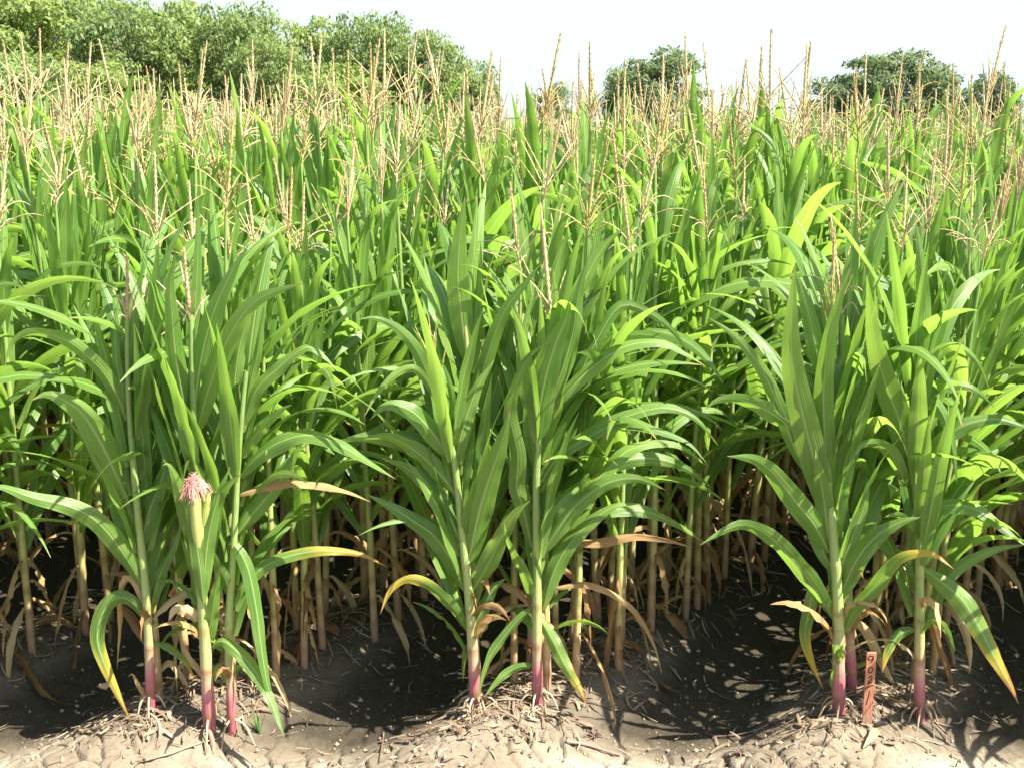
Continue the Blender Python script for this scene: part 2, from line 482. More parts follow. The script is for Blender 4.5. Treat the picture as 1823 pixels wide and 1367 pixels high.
# ------------------------------------------------------------------ trees beyond the field
def crown_mesh(seed, mat, nblob, per, flat, size):
    """unit tree: height 1, crown radius about 0.45"""
    r = np.random.default_rng(seed)
    mb = MB()
    C = []
    while len(C) < nblob:
        p = r.uniform(-1, 1, 3)
        q = np.array([p[0] * 0.44, p[1] * 0.44, 0.56 + p[2] * 0.42])
        zz = (q[2] - 0.56) / 0.42
        lim = math.sqrt(max(0, 1 - zz * zz)) * (0.46 if zz > -0.2 else 0.42)
        rad = math.hypot(q[0], q[1])
        if rad < lim and (rad > lim * 0.45 or zz > 0.5 or r.random() < 0.25):
            C.append(q * np.array([1, 1, 1]) + r.normal(0, 0.02, 3))
    for q in C:
        R = r.uniform(0.045, 0.115)
        k = int(per * (R / 0.1) ** 2)
        d = unit(r.normal(size=(k, 3)))
        rr = R * r.uniform(0.35, 1.12, (k, 1)) ** 0.6
        P = q + d * rr * np.array([1.35, 1.35, flat])
        nrm = unit(d * 0.7 + r.normal(size=(k, 3)) * 0.7 + np.array([0, 0, 0.5]))
        a = unit(np.cross(nrm, r.normal(size=(k, 3)))); b = np.cross(nrm, a)
        s = size * r.uniform(0.55, 1.35, (k, 1)); s2 = s * r.uniform(0.4, 0.8, (k, 1))
        V = np.stack([P - a * s, P - b * s2, P + a * s + nrm * s * 0.2, P + b * s2], 1)
        f = np.arange(k * 4).reshape(k, 4)
        dat = np.zeros((k, 4, 3)); dat[:, :, 2] = (r.random((k, 1)) * 0.5 + r.random() * 0.5)
        mb.add(V.reshape(-1, 3), f, dat.reshape(-1, 3))
    me = mb.mesh("crown", [mat], smooth=False)
    tb = MB()
    tube(tb, cat([(0, 0, -0.02), (0.01, 0, 0.2), (-0.01, 0.01, 0.5), (0.01, 0, 0.85)], 14), np.linspace(0.028, 0.006, 14), 8)
    for q in C[::2]:
        z0 = r.uniform(0.18, 0.6)
        z0 = min(z0, q[2] - 0.05)
        tube(tb, cat([(0, 0, z0), (q[0] * 0.5, q[1] * 0.5, (z0 + q[2]) / 2 + 0.02), q], 7), np.linspace(0.010, 0.003, 7), 5)
    tr = tb.mesh("trunk", [M['bark']])
    return me, tr

TREES = [crown_mesh(1, M['tree_light'], 120, 190, 0.62, 0.0165), crown_mesh(2, M['tree_mid'], 125, 200, 0.66, 0.0160),
         crown_mesh(3, M['tree_dark'], 115, 210, 0.68, 0.0165), crown_mesh(4, M['tree_light'], 85, 170, 0.55, 0.0170),
         crown_mesh(5, M['tree_dark'], 90, 180, 0.60, 0.0165)]
# centre px, top py, distance, crown width px, kind, label
TL = [
    (-20, -45, 66, 300, 0, "light green leafy tree cut off by the left edge, behind the tassels"),
    (118, -30, 72, 260, 1, "broad leafy tree whose top is cut off, second from the left in the treeline"),
    (232, -8, 64, 230, 1, "darker leafy tree with sky gaps in its crown, third from the left"),
    (330, 4, 74, 230, 0, "yellowish green tree right of the darker tree in the left treeline"),
    (425, 2, 66, 190, 1, "rounded leafy tree just left of the dip in the left treeline"),
    (475, 60, 60, 160, 1, "low dark green tree in front of the rounded tree beside the treeline dip"),
    (560, 33, 92, 170, 3, "pale hazy green tree standing in the dip of the left treeline"),
    (662, 20, 62, 190, 1, "rounded dark green tree topping the right half of the left treeline"),
    (752, 52, 60, 160, 1, "dark tree stepping down to the right below the treeline's rounded tree"),
    (828, 104, 62, 130, 1, "small tree at the low right end of the left treeline"),
    (40, 90, 58, 220, 1, "low bushy tree under the taller trees near the left edge"),
    (170, 110, 56, 200, 3, "low light green bush tree behind the tassels left of the darker tree"),
    (600, 115, 58, 200, 0, "low light bush tree below the pale tree in the treeline dip"),
    (985, 146, 110, 90, 4, "tiny distant tree just peeking over the corn in the middle of the sky gap"),
    (1178, 84, 78, 205, 4, "lone loose crowned tree against the white sky right of the middle"),
    (1108, 116, 80, 80, 1, "small bush tree leaning on the left side of the lone loose crowned tree"),
    (1498, 134, 84, 135, 4, "smaller grey green tree on the left side of the dark right hand tree"),
    (1592, 90, 76, 230, 2, "tall dark rounded tree standing against the sky on the right"),
    (1668, 122, 80, 110, 4, "lower tree joined to the right side of the dark rounded tree"),
    (1770, 130, 92, 110, 2, "dark distant tree half hidden behind the tallest tassels at the right edge"),
]
for px, top, Y, wpx, k, lab in TL:
    P = at(px, top, Y)
    hgt = P[2] + 0.1
    dep = depth_of(Y, P[2])
    wid = wpx / F * dep
    me, tr = TREES[k]
    t = empty("leafy_tree", (P[0], Y, -0.05), random.uniform(0, 6.28))
    tag(t, lab, "tree", "trees beyond the corn field")
    sx = wid / 0.98
    for nm, q in (("crown", me), ("trunk", tr)):
        o = bpy.data.objects.new(nm, q); COL.objects.link(o); o.parent = t
    t.scale = (sx, sx, hgt / 0.985)

# ------------------------------------------------------------------ corn: leaf, stalk and tassel makers
def arch_leaf(mb, z0, az, L, wid, a0, a1, pw=1.6, twist=0.0, n=13, nu=5, fold=0.4, wave=0.05, m=0, rnd=0.0, r0=0.012, bend=0.0, ruff=0.0):
    """a blade leaving the stalk at height z0; a0/a1 = angle from vertical at base and tip (degrees)"""
    s = np.linspace(0, 1, n)
    ang = np.radians(a0 + (a1 - a0) * s ** pw)
    ds = L / (n - 1)
    r = r0 + np.r_[0, np.cumsum(np.sin(ang[:-1]) * ds)]
    z = z0 + np.r_[0, np.cumsum(np.cos(ang[:-1]) * ds)]
    azs = az + bend * s ** 2
    P = np.stack([r * np.cos(azs), r * np.sin(azs), z], 1)
    sv = np.stack([-np.sin(azs), np.cos(azs), 0 * s], 1)
    T = unit(np.gradient(P, axis=0)); N = np.cross(sv, T)
    tw = twist * s
    side = sv * np.cos(tw)[:, None] + N * np.sin(tw)[:, None]
    strip(mb, P, side, wid * profile(s), fold, wave, random.uniform(2, 4), nu, rnd, m, ruff=ruff)

def stalk_path(P, r0, r1, nodes, n=40):
    C = cat(P, n)
    z = C[:, 2] - C[0, 2]
    R = np.interp(z, [0, z[-1]], [r0, r1])
    nd = np.zeros(n)
    for q in nodes:
        g = np.exp(-((z - q) / 0.010) ** 2)
        nd = np.maximum(nd, g)
        R = R * (1 + 0.13 * np.exp(-((z - q) / 0.018) ** 2))
        R = R * (1 + 0.10 * np.exp(-((z - q - 0.05) / 0.05) ** 2))
    return C, R, z, nd

def stalk_tube(mb, P, r0, r1, nodes, sides=10, n=60):
    C, R, z, nd = stalk_path(P, r0, r1, nodes, n)
    tube(mb, C, R, sides, np.stack([0 * z, z, nd], 1))

def spikelets(mb, A, B, rad, n, sides, droop=0.0, rnd=0.0, taper=0.35):
    s = np.linspace(0, 1, n)
    P = A + (B - A) * s[:, None]
    P[:, 2] -= droop * s ** 2
    R = rad * np.where(np.arange(n) % 2 == 0, 0.62, 1.18) * (1 - (1 - taper) * s ** 3)
    R[0] *= 0.6; R[-1] *= 0.4
    tube(mb, P, R, sides, np.stack([0 * s, s, 0 * s + rnd], 1))

def tassel(mb, base, seed, L=0.30, nb=10, closed=False, lo=False, lean=(0, 0)):
    r = np.random.default_rng(seed)
    spread = r.uniform(0.6, 1.15); sag = r.choice([0.02, 0.05, 0.11, 0.16])
    tip = base + np.array([lean[0] * L, lean[1] * L, L * 1.12])
    ax = (tip - base)
    if lo:
        spikelets(mb, base, base + ax * 0.3, 0.003, 3, 3)
        spikelets(mb, base + ax * 0.28, tip, 0.0062, 7, 4, rnd=r.random())
    else:
        spikelets(mb, base, base + ax * 0.28, 0.0032, 4, 5)
        spikelets(mb, base + ax * 0.27, tip, 0.0060, 27, 6, rnd=r.random())
        k = 70
        d = unit(r.normal(size=(k, 3)) * np.array([1, 1, 0.5]))
        t = r.uniform(0.30, 0.97, (k, 1))
        P = base + ax * t + d * 0.004
        Q = P + d * 0.007 + np.array([0, 0, 0.012])
        sd_ = unit(np.cross(d, [0, 0, 1.0])) * 0.0022
        V = np.stack([P - sd_, P + sd_, Q], 1)
        dat = np.zeros((k, 3, 3)); dat[:, :, 2] = r.random((k, 1))
        mb.add(V.reshape(-1, 3), np.arange(k * 3).reshape(k, 3), dat.reshape(-1, 3))
    for q in range(nb):
        az = q * 2.4 + r.uniform(-0.5, 0.5)
        tt = 0.05 + 0.24 * q / nb
        A = base + ax * tt
        el = radians(r.uniform(8, 20) if closed else r.uniform(14, 54) * spread)
        l = L * r.uniform(0.45, 0.78) * (0.8 if closed else 1)
        B = A + np.array([cos(az) * sin(el) + lean[0] * .5, sin(az) * sin(el) + lean[1] * .5, cos(el)]) * l
        spikelets(mb, A, B, 0.0027 if not lo else 0.0034, 4 if lo else 15, 3 if lo else 4, droop=0.0 if closed else r.uniform(0.2, 1.0) * sag, rnd=r.random())

def plan(seed, height):
    """leaf list of one field plant: (z, az, L, width, a0, a1, pw, twist, mat)"""
    r = random.Random(seed)
    hs = height - 0.30
    n = 20
    out = []
    plane = r.uniform(0, pi)
    for i in range(n):
        az = plane + pi * (i % 2) + r.gauss(0, 0.45)
        if i < 4:
            z = 0.12 + 0.10 * i
            out.append((z, az, r.uniform(0.22, 0.44), r.uniform(0.025, 0.05), r.uniform(50, 110), r.uniform(165, 188), r.uniform(0.2, 0.55), r.uniform(-4, 4), 'b'))
        elif i < 13:
            q = (i - 4) / 8
            z = 0.46 + 0.68 * q
            out.append((z, az, r.uniform(0.70, 0.92), r.uniform(0.054, 0.080), r.uniform(20, 40), r.uniform(80, 150), r.uniform(1.1, 1.9), r.uniform(-1.5, 1.5), 'y' if i == 4 and r.random() < 0.5 else 'g'))
        else:
            up = (i - 13) / 6
            z = 1.00 + (hs - 0.16 - 1.00) * up
            out.append((z, az, r.uniform(0.60, 0.72) * (1 - 0.42 * up), r.uniform(0.046, 0.066) * (1 - 0.2 * up), r.uniform(6, 15), r.choice([r.uniform(10, 30), r.uniform(10, 30), r.uniform(14, 40), r.uniform(50, 110)]), 1.8, r.uniform(-0.6, 0.6), 'g'))
    return hs, out

PROTO_N = 12
LM = {'g': 'leaf', 'y': 'yleaf', 'b': 'bleaf'}
def make_proto(k):
    """the meshes of one field plant: list of (name, mesh, label or None)"""
    random.seed(100 + k)
    height = 2.0
    hs, leaves = plan(40 + k, height)
    parts = []
    mb = MB()
    lean = random.uniform(-0.04, 0.04)
    stalk_tube(mb, [(0, 0, -0.04), (lean * .3, 0, hs * 0.35), (lean, lean * .5, hs * 0.7), (lean * 1.2, lean, hs + 0.04)], 0.0145, 0.0055, [l[0] for l in leaves] + [0.05], 9, 56)
    parts.append(("stalk", mb.mesh("stalk", [M['stalk']]), None))
    for (z, az, L, wd, a0, a1, pw, tw, mt) in leaves:
        mb = MB()
        arch_leaf(mb, z, az, L, wd, a0, a1, pw, tw, n=17, nu=5, fold=0.9 if mt == 'b' else 0.38, wave=0.16 if mt == 'b' else 0.085, ruff=0.14 if mt == 'b' else 0.03)
        mb.v[0][:, 0] += lean * z / hs
        parts.append(("leaf", mb.mesh("leaf", [M[LM[mt]]]), {'g': None, 'y': "lower leaf turning yellow at the tip", 'b': "withered brown lower leaf"}[mt]))
    mb = MB()
    tassel(mb, np.array([lean * 1.2, lean, hs + 0.02]), 7 + k, 0.27 + 0.07 * random.random(), 8 + k % 5, closed=(k % 6 == 5), lean=(random.uniform(-.22, .22), random.uniform(-.22, .22)))
    parts.append(("tassel", mb.mesh("tassel", [M['tassel' if k % 4 else 'tassel_green']]), None))
    return parts
PROTOS = [make_proto(k) for k in range(PROTO_N)]

# ------------------------------------------------------------------ the plants in front, each as in the photograph
def px_leaf(root, path, wpx, Y, dz=0.0, roll=0.0, roll2=None, mt='g', fold=0.42, wave=0.12, ruff=0.045, label=None, dz0=0.0):
    """a leaf through picture points; it leaves the stalk at depth Y and its tip lies dz behind (or before) it"""
    n = 26
    C = cat(path, n)
    s = np.linspace(0, 1, n)
    P = np.array([at(C[i, 0], C[i, 1], Y + dz0 + dz * s[i] ** 1.2) for i in range(n)])
    T = unit(np.gradient(P, axis=0))
    view = unit(P - np.array([0, 0, H]))
    side = unit(np.cross(T, view)); N = np.cross(side, T)
    roll2 = roll + random.uniform(-32, 32) if roll2 is None else roll2
    a = np.radians(roll + (roll2 - roll) * s)
    side = side * np.cos(a)[:, None] + N * np.sin(a)[:, None]
    wid = 0.82 * wpx / F * depth_of(Y)
    mb = MB()
    strip(mb, P - np.array(root.location), side, wid * profile(s, 0.02), fold, wave, random.uniform(2, 3.6), 7, 0.0, 0, ruff=ruff)
    o = mb.build("leaf", M[LM[mt]], root)
    if label is None:
        label = {'y': "leaf turning yellow at its tip", 'b': "withered brown leaf"}.get(mt)
    if label:
        o["label"] = label
    return o

def hero(label, base, path, wb, wt, leaves, group="corn plants at the front edge of the field", tas=None, Yadd=0.0, mat='stalk_front', nodes=None, roots=0):
    bx, by = base
    d = ray(bx, by)
    t = -H / d[2]
    Y = d[1] * t + Yadd
    X = at(bx, by, Y)[0]
    P0 = np.array([X, Y, float(gz(X, Y))])
    root = empty("corn_plant", P0)
    tag(root, label, "corn plant", group)
    pts = [at(x, y, Y) for x, y in path]
    pts = [np.array([X, Y, P0[2] - 0.05])] + pts
    mb = MB()
    k = depth_of(Y, 0.5) / F
    top = pts[-1][2] - P0[2]
    nodes = nodes or [0.06, 0.20, 0.33, 0.47, 0.60, 0.73, 0.86, 0.98, 1.1]
    stalk_tube(mb, np.array(pts) - P0, wb / 2 * k, wt / 2 * k, [q + 0.05 for q in nodes], 14, 90)
    mb.build("stalk", M[mat], root)
    for L in leaves:
        px_leaf(root, L[0], L[1], Y, **(L[2] if len(L) > 2 else {}))
    rr_ = random.Random(int(bx))
    hgt = top
    for q in range(9):
        z = hgt * (0.28 + 0.078 * q)
        cz = cat(pts, 30) - P0
        i = int(np.argmin(abs(cz[:, 2] - z)))
        mb = MB()
        arch_leaf(mb, 0, rr_.uniform(0.3, 2.84), rr_.uniform(0.45, 0.75), rr_.uniform(0.05, 0.075), rr_.uniform(12, 30), rr_.uniform(40, 130), 1.6, rr_.uniform(-.8, .8), n=18, nu=5)
        mb.v[0] += cz[i]
        mb.build("leaf", M['leaf'], root)
    for q in range(7):
        z = hgt * (0.42 + 0.07 * q)
        i = int(np.argmin(abs(cz[:, 2] - z)))
        mb = MB()
        arch_leaf(mb, 0, rr_.uniform(0.2, 6.1), rr_.uniform(0.40, 0.62), rr_.uniform(0.042, 0.06), rr_.uniform(6, 16), rr_.uniform(14, 45), 1.7, rr_.uniform(-1, 1), n=18, nu=5, wave=0.09)
        mb.v[0] += cz[i]
        mb.build("leaf", M['leaf'], root)
    for q in range(3):
        z = hgt * (0.17 + 0.07 * q)
        i = int(np.argmin(abs(cz[:, 2] - z)))
        mb = MB()
        arch_leaf(mb, 0, rr_.uniform(0, 6.28), rr_.uniform(0.16, 0.30), rr_.uniform(0.03, 0.045), rr_.uniform(10, 40), rr_.uniform(90, 175), 1.0, rr_.uniform(-2, 2), n=14, nu=5, fold=0.7, wave=0.14, ruff=0.12)
        mb.v[0] += cz[i]
        o = mb.build("leaf", M['bleaf' if rr_.random() < 0.6 else 'leaf'], root)
    if tas:
        (tx, ty), (sx, sy), closed, nb, tm = tas
        A = at(tx, ty, Y) - P0; B = at(sx, sy, Y) - P0
        L = (B[2] - A[2]) / 1.12
        mb = MB()
        tassel(mb, A, int(tx), L, nb, closed, lean=((B[0] - A[0]) / L, 0.0))
        mb.build("tassel", M[tm], root)
    for q in range(roots):
        az = q * 6.28 / roots + random.uniform(-.3, .3)
        rr = random.uniform(0.05, 0.09)
        mb = MB()
        tube(mb, cat([(0.012 * cos(az), 0.012 * sin(az), 0.05), (rr * .6 * cos(az), rr * .6 * sin(az), 0.035), (rr * cos(az), rr * sin(az), -0.03)], 8), np.linspace(0.004, 0.002, 8), 5)
        mb.build("brace_root", M['root'], root)
    return root, P0, Y

B = dict
random.seed(5)
h1 = hero("leftmost front corn plant with a short tan tassel and magenta stalk foot", (268, 1264), [(262, 1080), (244, 900), (230, 720), (226, 570)], 18, 7, [
    ([(225, 750), (212, 712), (185, 665), (150, 630), (118, 606), (80, 594), (45, 594), (20, 615), (8, 655)], 36, B(dz=-.05, roll=15, roll2=35)),
    ([(232, 898), (205, 840), (175, 780), (145, 735), (112, 712), (82, 702), (58, 712)], 66, B(dz=-.12, roll=-10)),
    ([(222, 748), (245, 700), (270, 670), (300, 645), (332, 618)], 27, B(dz=.05)),
    ([(228, 700), (248, 650), (266, 600), (286, 545)], 30, B(dz=.06, roll=20)),
    ([(222, 715), (208, 650), (206, 590), (210, 540)], 20, B(dz=.04, roll=25)),
    ([(262, 1058), (232, 1005), (200, 958), (165, 922), (120, 900), (60, 886), (0, 866), (-40, 872)], 46, B(dz=-.18, roll=20, roll2=-15, wave=.08)),
    ([(245, 985), (222, 920), (195, 850), (170, 800), (146, 765)], 48, B(dz=.04, roll=-15)),
    ([(250, 985), (262, 920), (285, 860), (305, 800), (322, 745)], 42, B(dz=.05, roll=10)),
    ([(268, 1082), (282, 1030), (300, 990), (316, 955), (322, 925)], 34, B(dz=-.04, roll=30)),
    ([(262, 1095), (275, 1020), (292, 960), (312, 920), (340, 890)], 40, B(dz=.10, roll=-20)),
    ([(262, 1112), (236, 1072), (208, 1064), (184, 1088), (173, 1135), (186, 1182), (206, 1228), (233, 1284)], 36, B(mt='y', dz=-.10, roll=25, roll2=-20, wave=.08)),
    ([(262, 1090), (232, 1030), (216, 1050), (214, 1120), (208, 1192)], 17, B(mt='b', dz=.03, roll=20, ruff=.08)),
    ([(272, 1142), (300, 1150), (328, 1172), (344, 1200), (357, 1212)], 22, B(mt='y', dz=-.05, roll=30, label="yellow brown lower leaf")),
    ([(270, 1250), (250, 1225), (236, 1200), (228, 1205)], 12, B(mt='b', dz=-.02)),
], tas=((227, 590), (226, 452), False, 6, 'tassel'), roots=5)
h2 = hero("front corn plant with a pink silked ear, second from the left", (372, 1278), [(362, 1090), (352, 960), (346, 800), (342, 640), (340, 560)], 23, 9, [
    ([(345, 760), (350, 690), (364, 610), (386, 540), (415, 480), (443, 436)], 58, B(dz=-.06, roll=10, wave=.03)),
    ([(338, 770), (322, 690), (311, 620), (306, 560), (303, 505), (313, 452)], 42, B(dz=-.10, roll=-5, wave=.03)),
    ([(348, 775), (372, 690), (398, 620), (432, 560), (462, 532), (500, 516), (542, 504)], 48, B(dz=-.12, roll=15)),
    ([(342, 620), (348, 540), (352, 450), (353, 362)], 23, B(dz=.03, roll=0, fold=.15, wave=.02)),
    ([(350, 985), (330, 905), (314, 855), (300, 826), (290, 828)], 42, B(dz=-.08, roll=10)),
    ([(352, 1040), (372, 965), (384, 905), (402, 868), (430, 843)], 46, B(dz=-.10, roll=-10)),
    ([(362, 1130), (350, 1060), (345, 1020), (330, 980), (322, 955)], 34, B(dz=.02, roll=20, ruff=.06)),
    ([(368, 1160), (378, 1090), (384, 1050), (392, 1010)], 34, B(dz=-.04, roll=10, ruff=.07)),
    ([(372, 1155), (396, 1140), (430, 1165), (461, 1204), (486, 1256), (506, 1312)], 33, B(dz=-.16, roll=20, roll2=5, wave=.04)),
    ([(358, 1110), (335, 1090), (312, 1085), (300, 1105)], 30, B(mt='b', dz=-.05, ruff=.16, roll=25)),
    ([(372, 1215), (350, 1190), (330, 1160), (316, 1120)], 16, B(mt='b', dz=.05, roll=20)),
], tas=((340, 590), (327, 440), False, 7, 'tassel'), roots=4)
h3 = hero("pale stalked front corn plant standing right of the silked ear plant", (411, 1272), [(407, 1130), (415, 990), (422, 850), (430, 740), (438, 660)], 16, 8, [
    ([(412, 992), (402, 968), (420, 972), (441, 1010), (456, 1080), (465, 1150), (478, 1225), (497, 1296)], 34, B(dz=-.14, roll=10, roll2=30, wave=.04)),
    ([(424, 850), (458, 812), (500, 786), (545, 774), (590, 784), (640, 812), (704, 852)], 44, B(dz=-.10, roll=25)),
    ([(430, 765), (456, 694), (492, 658), (530, 626), (552, 618), (578, 636), (602, 662)], 34, B(dz=-.02, roll=15, roll2=40)),
    ([(430, 815), (450, 780), (478, 748), (505, 727), (520, 720)], 30, B(dz=-.06, roll=20)),
    ([(420, 955), (445, 920), (472, 888), (500, 853), (522, 815), (535, 785)], 44, B(dz=.04, roll=-10)),
    ([(432, 770), (442, 700), (456, 640), (466, 575), (472, 535)], 26, B(dz=.02, roll=20)),
    ([(428, 760), (418, 690), (424, 630), (440, 560), (446, 500)], 36, B(dz=.06, roll=5)),
    ([(415, 1075), (400, 1030), (385, 1000), (372, 965)], 26, B(dz=-.05, roll=15)),
    ([(412, 1080), (430, 1045), (446, 1030), (470, 1008), (512, 990), (572, 980), (640, 986), (692, 1010)], 30, B(dz=.10, roll=20, mt='y')),
    ([(424, 880), (455, 870), (500, 860), (560, 862), (620, 876), (660, 893)], 26, B(dz=.05, roll=30, mt='b', label="leaf dried orange brown along its length")),
    ([(410, 1228), (396, 1195), (386, 1190), (376, 1215), (370, 1245)], 18, B(dz=-.04, roll=10)),
    ([(408, 1205), (428, 1185), (440, 1195), (452, 1215)], 12, B(dz=-.04, roll=20)),
], roots=3)
h3b = hero("thin tan stalk close behind the leftmost front corn plant", (284, 1258), [(276, 1130), (268, 1000), (262, 860), (258, 740), (252, 640)], 15, 7, [
    ([(262, 900), (290, 840), (312, 770), (325, 700), (338, 640)], 44, B(dz=.1, roll=10)),
    ([(258, 800), (240, 720), (226, 640), (210, 560), (200, 500)], 44, B(dz=.1, roll=10)),
    ([(254, 720), (262, 640), (268, 560), (262, 480)], 34, B(dz=.02, roll=0)),
    ([(266, 1000), (240, 900), (215, 820), (190, 760), (160, 740), (130, 760)], 48, B(dz=.12, roll=20)),
    ([(280, 1200), (300, 1180), (320, 1200), (345, 1240)], 16, B(mt='b', dz=.05, roll=10)),
], Yadd=0.05, mat='stalk', tas=((252, 650), (262, 500), False, 6, 'tassel'))
h4 = hero("front corn plant leaning left with a slim closed tassel, in the middle bed", (848, 1256), [(838, 1100), (824, 960), (810, 830), (797, 755), (784, 690)], 21, 7, [
    ([(796, 750), (772, 690), (742, 625), (716, 592), (690, 574), (662, 566), (636, 570)], 32, B(dz=-.08, roll=10)),
    ([(790, 735), (766, 690), (750, 666), (730, 656), (702, 668), (672, 700), (648, 742)], 20, B(dz=-.10, roll=15)),
    ([(802, 818), (770, 770), (740, 737), (710, 722), (682, 724), (658, 748)], 48, B(dz=-.06, roll=0)),
    ([(812, 880), (775, 835), (735, 800), (690, 778), (645, 782)], 46, B(dz=.04, roll=15)),
    ([(832, 1015), (848, 930), (868, 860), (893, 790), (908, 730)], 70, B(dz=-.12, roll=0, wave=.03)),
    ([(835, 1062), (866, 1010), (896, 950), (922, 908), (945, 890)], 48, B(dz=-.10, roll=-15)),
    ([(835, 1130), (812, 1090), (790, 1064), (760, 1040), (725, 1031), (695, 1052), (677, 1092)], 30, B(dz=-.12, roll=25, mt='y')),
    ([(840, 1122), (862, 1078), (880, 1045), (902, 1028)], 34, B(dz=.03, roll=10)),
    ([(828, 1055), (802, 995), (772, 953), (740, 930), (700, 904), (650, 878)], 48, B(dz=.02, roll=15)),
    ([(822, 965), (792, 905), (760, 862), (722, 832), (680, 815)], 48, B(dz=.05, roll=-5)),
    ([(806, 840), (825, 760), (850, 690), (880, 640)], 40, B(dz=.05, roll=10)),
    ([(790, 760), (806, 730), (800, 680), (785, 640)], 17, B(dz=-.02, roll=10)),
    ([(845, 1180), (832, 1150), (826, 1180), (824, 1214)], 14, B(dz=.05, roll=10)),
], tas=((783, 690), (742, 528), True, 7, 'tassel_green'), roots=9)
h4b = hero("tall front corn plant with one broad upright leaf at the middle bed", (852, 1250), [(843, 1100), (838, 930), (836, 780), (832, 640), (826, 560)], 17, 7, [
    ([(830, 640), (821, 560), (815, 490), (819, 420), (828, 350)], 52, B(dz=-.06, roll=0, fold=.2, wave=.02)),
    ([(834, 640), (846, 560), (854, 490), (856, 430)], 26, B(dz=.02, roll=20)),
    ([(836, 790), (850, 700), (872, 620), (898, 555), (935, 505), (966, 466)], 38, B(dz=-.08, roll=-5)),
    ([(838, 860), (858, 770), (882, 690), (905, 610), (915, 540)], 44, B(dz=.05, roll=10)),
    ([(836, 740), (815, 690), (800, 640), (770, 600), (742, 585)], 34, B(dz=.06, roll=10)),
    ([(832, 620), (838, 520), (845, 440), (850, 350)], 32, B(dz=.05, roll=-10)),
    ([(838, 960), (868, 900), (900, 840), (920, 780), (930, 720)], 44, B(dz=.12, roll=10)),
], Yadd=0.08, mat='stalk')
h5 = hero("front corn plant with a bright magenta stalk foot, in the middle bed", (957, 1252), [(956, 1100), (955, 960), (955, 850), (962, 760), (970, 700)], 20, 9, [
    ([(956, 835), (956, 760), (968, 685), (988, 615), (1008, 565), (1016, 525)], 66, B(dz=-.12, roll=0, wave=.03, fold=.25)),
    ([(948, 975), (930, 900), (920, 865), (922, 810), (908, 740), (918, 685), (944, 632), (982, 606)], 40, B(dz=-.10, roll=-10, roll2=25)),
    ([(958, 865), (995, 812), (1040, 782), (1108, 750), (1165, 764), (1225, 788), (1258, 824)], 30, B(dz=-.10, roll=15, roll2=35)),
    ([(960, 875), (1005, 805), (1060, 765), (1130, 736), (1190, 726), (1240, 746), (1278, 792)], 34, B(dz=.02, roll=25)),
    ([(968, 740), (1010, 695), (1060, 650), (1115, 616), (1176, 610), (1220, 630), (1256, 652)], 36, B(dz=.03, roll=10, roll2=40)),
    ([(960, 990), (994, 940), (1030, 895), (1080, 860), (1135, 852), (1185, 872)], 44, B(dz=.0, roll=10)),
    ([(957, 1085), (932, 1022), (914, 985), (902, 958), (898, 930)], 30, B(dz=-.10, roll=20)),
    ([(960, 1100), (984, 1140), (1006, 1184), (1030, 1224), (1046, 1258)], 34, B(dz=-.12, roll=-10, mt='y', wave=.09)),
    ([(966, 1085), (984, 1022), (1012, 970), (1050, 930), (1096, 900), (1140, 896)], 42, B(dz=.06, roll=10)),
    ([(952, 1080), (926, 1100), (896, 1135), (872, 1170), (858, 1212), (850, 1250)], 24, B(dz=-.08, roll=25)),
    ([(954, 1186), (922, 1188), (892, 1206), (862, 1240)], 22, B(dz=-.06, roll=35)),
    ([(956, 1085), (948, 1050), (958, 1020), (950, 985)], 22, B(dz=-.02, roll=10, ruff=.06)),
    ([(962, 800), (942, 720), (930, 640), (936, 575), (950, 520)], 34, B(dz=.05, roll=0)),
    ([(970, 740), (1000, 660), (1020, 590), (1030, 520), (1050, 450)], 40, B(dz=.05, roll=10)),
    ([(968, 740), (978, 640), (990, 560), (985, 480)], 36, B(dz=.03, roll=0)),
    ([(962, 930), (1010, 880), (1060, 855), (1120, 800), (1200, 790), (1260, 830)], 38, B(dz=.15, roll=25)),
], roots=7)
h5b = hero("tan stalked front corn plant right behind the bright magenta foot, arching to the right", (975, 1243), [(972, 1100), (970, 950), (972, 820), (978, 700), (985, 600)], 15, 7, [
    ([(970, 1010), (1010, 950), (1060, 915), (1130, 905), (1200, 930), (1262, 970)], 40, B(dz=.1, roll=20)),
    ([(972, 930), (1015, 870), (1075, 830), (1150, 815), (1215, 830), (1270, 870)], 44, B(dz=.15, roll=20)),
    ([(976, 760), (1020, 690), (1060, 610), (1105, 545), (1160, 560), (1200, 592), (1232, 640)], 32, B(dz=.05, roll=15)),
    ([(982, 660), (975, 580), (985, 500), (1005, 420)], 36, B(dz=.02, roll=0)),
    ([(984, 650), (1005, 580), (1030, 520), (1075, 440), (1120, 400)], 38, B(dz=.05, roll=0)),
    ([(972, 960), (1060, 965), (1130, 955), (1190, 962), (1235, 975)], 24, B(mt='b', dz=-.05, roll=30, label="leaf dried orange brown reaching right")),
    ([(972, 1050), (1040, 1040), (1095, 1060), (1135, 1095), (1165, 1150), (1178, 1200)], 16, B(mt='b', dz=.05, roll=20)),
], Yadd=0.06, mat='stalk', tas=((985, 610), (962, 360), False, 8, 'tassel'))
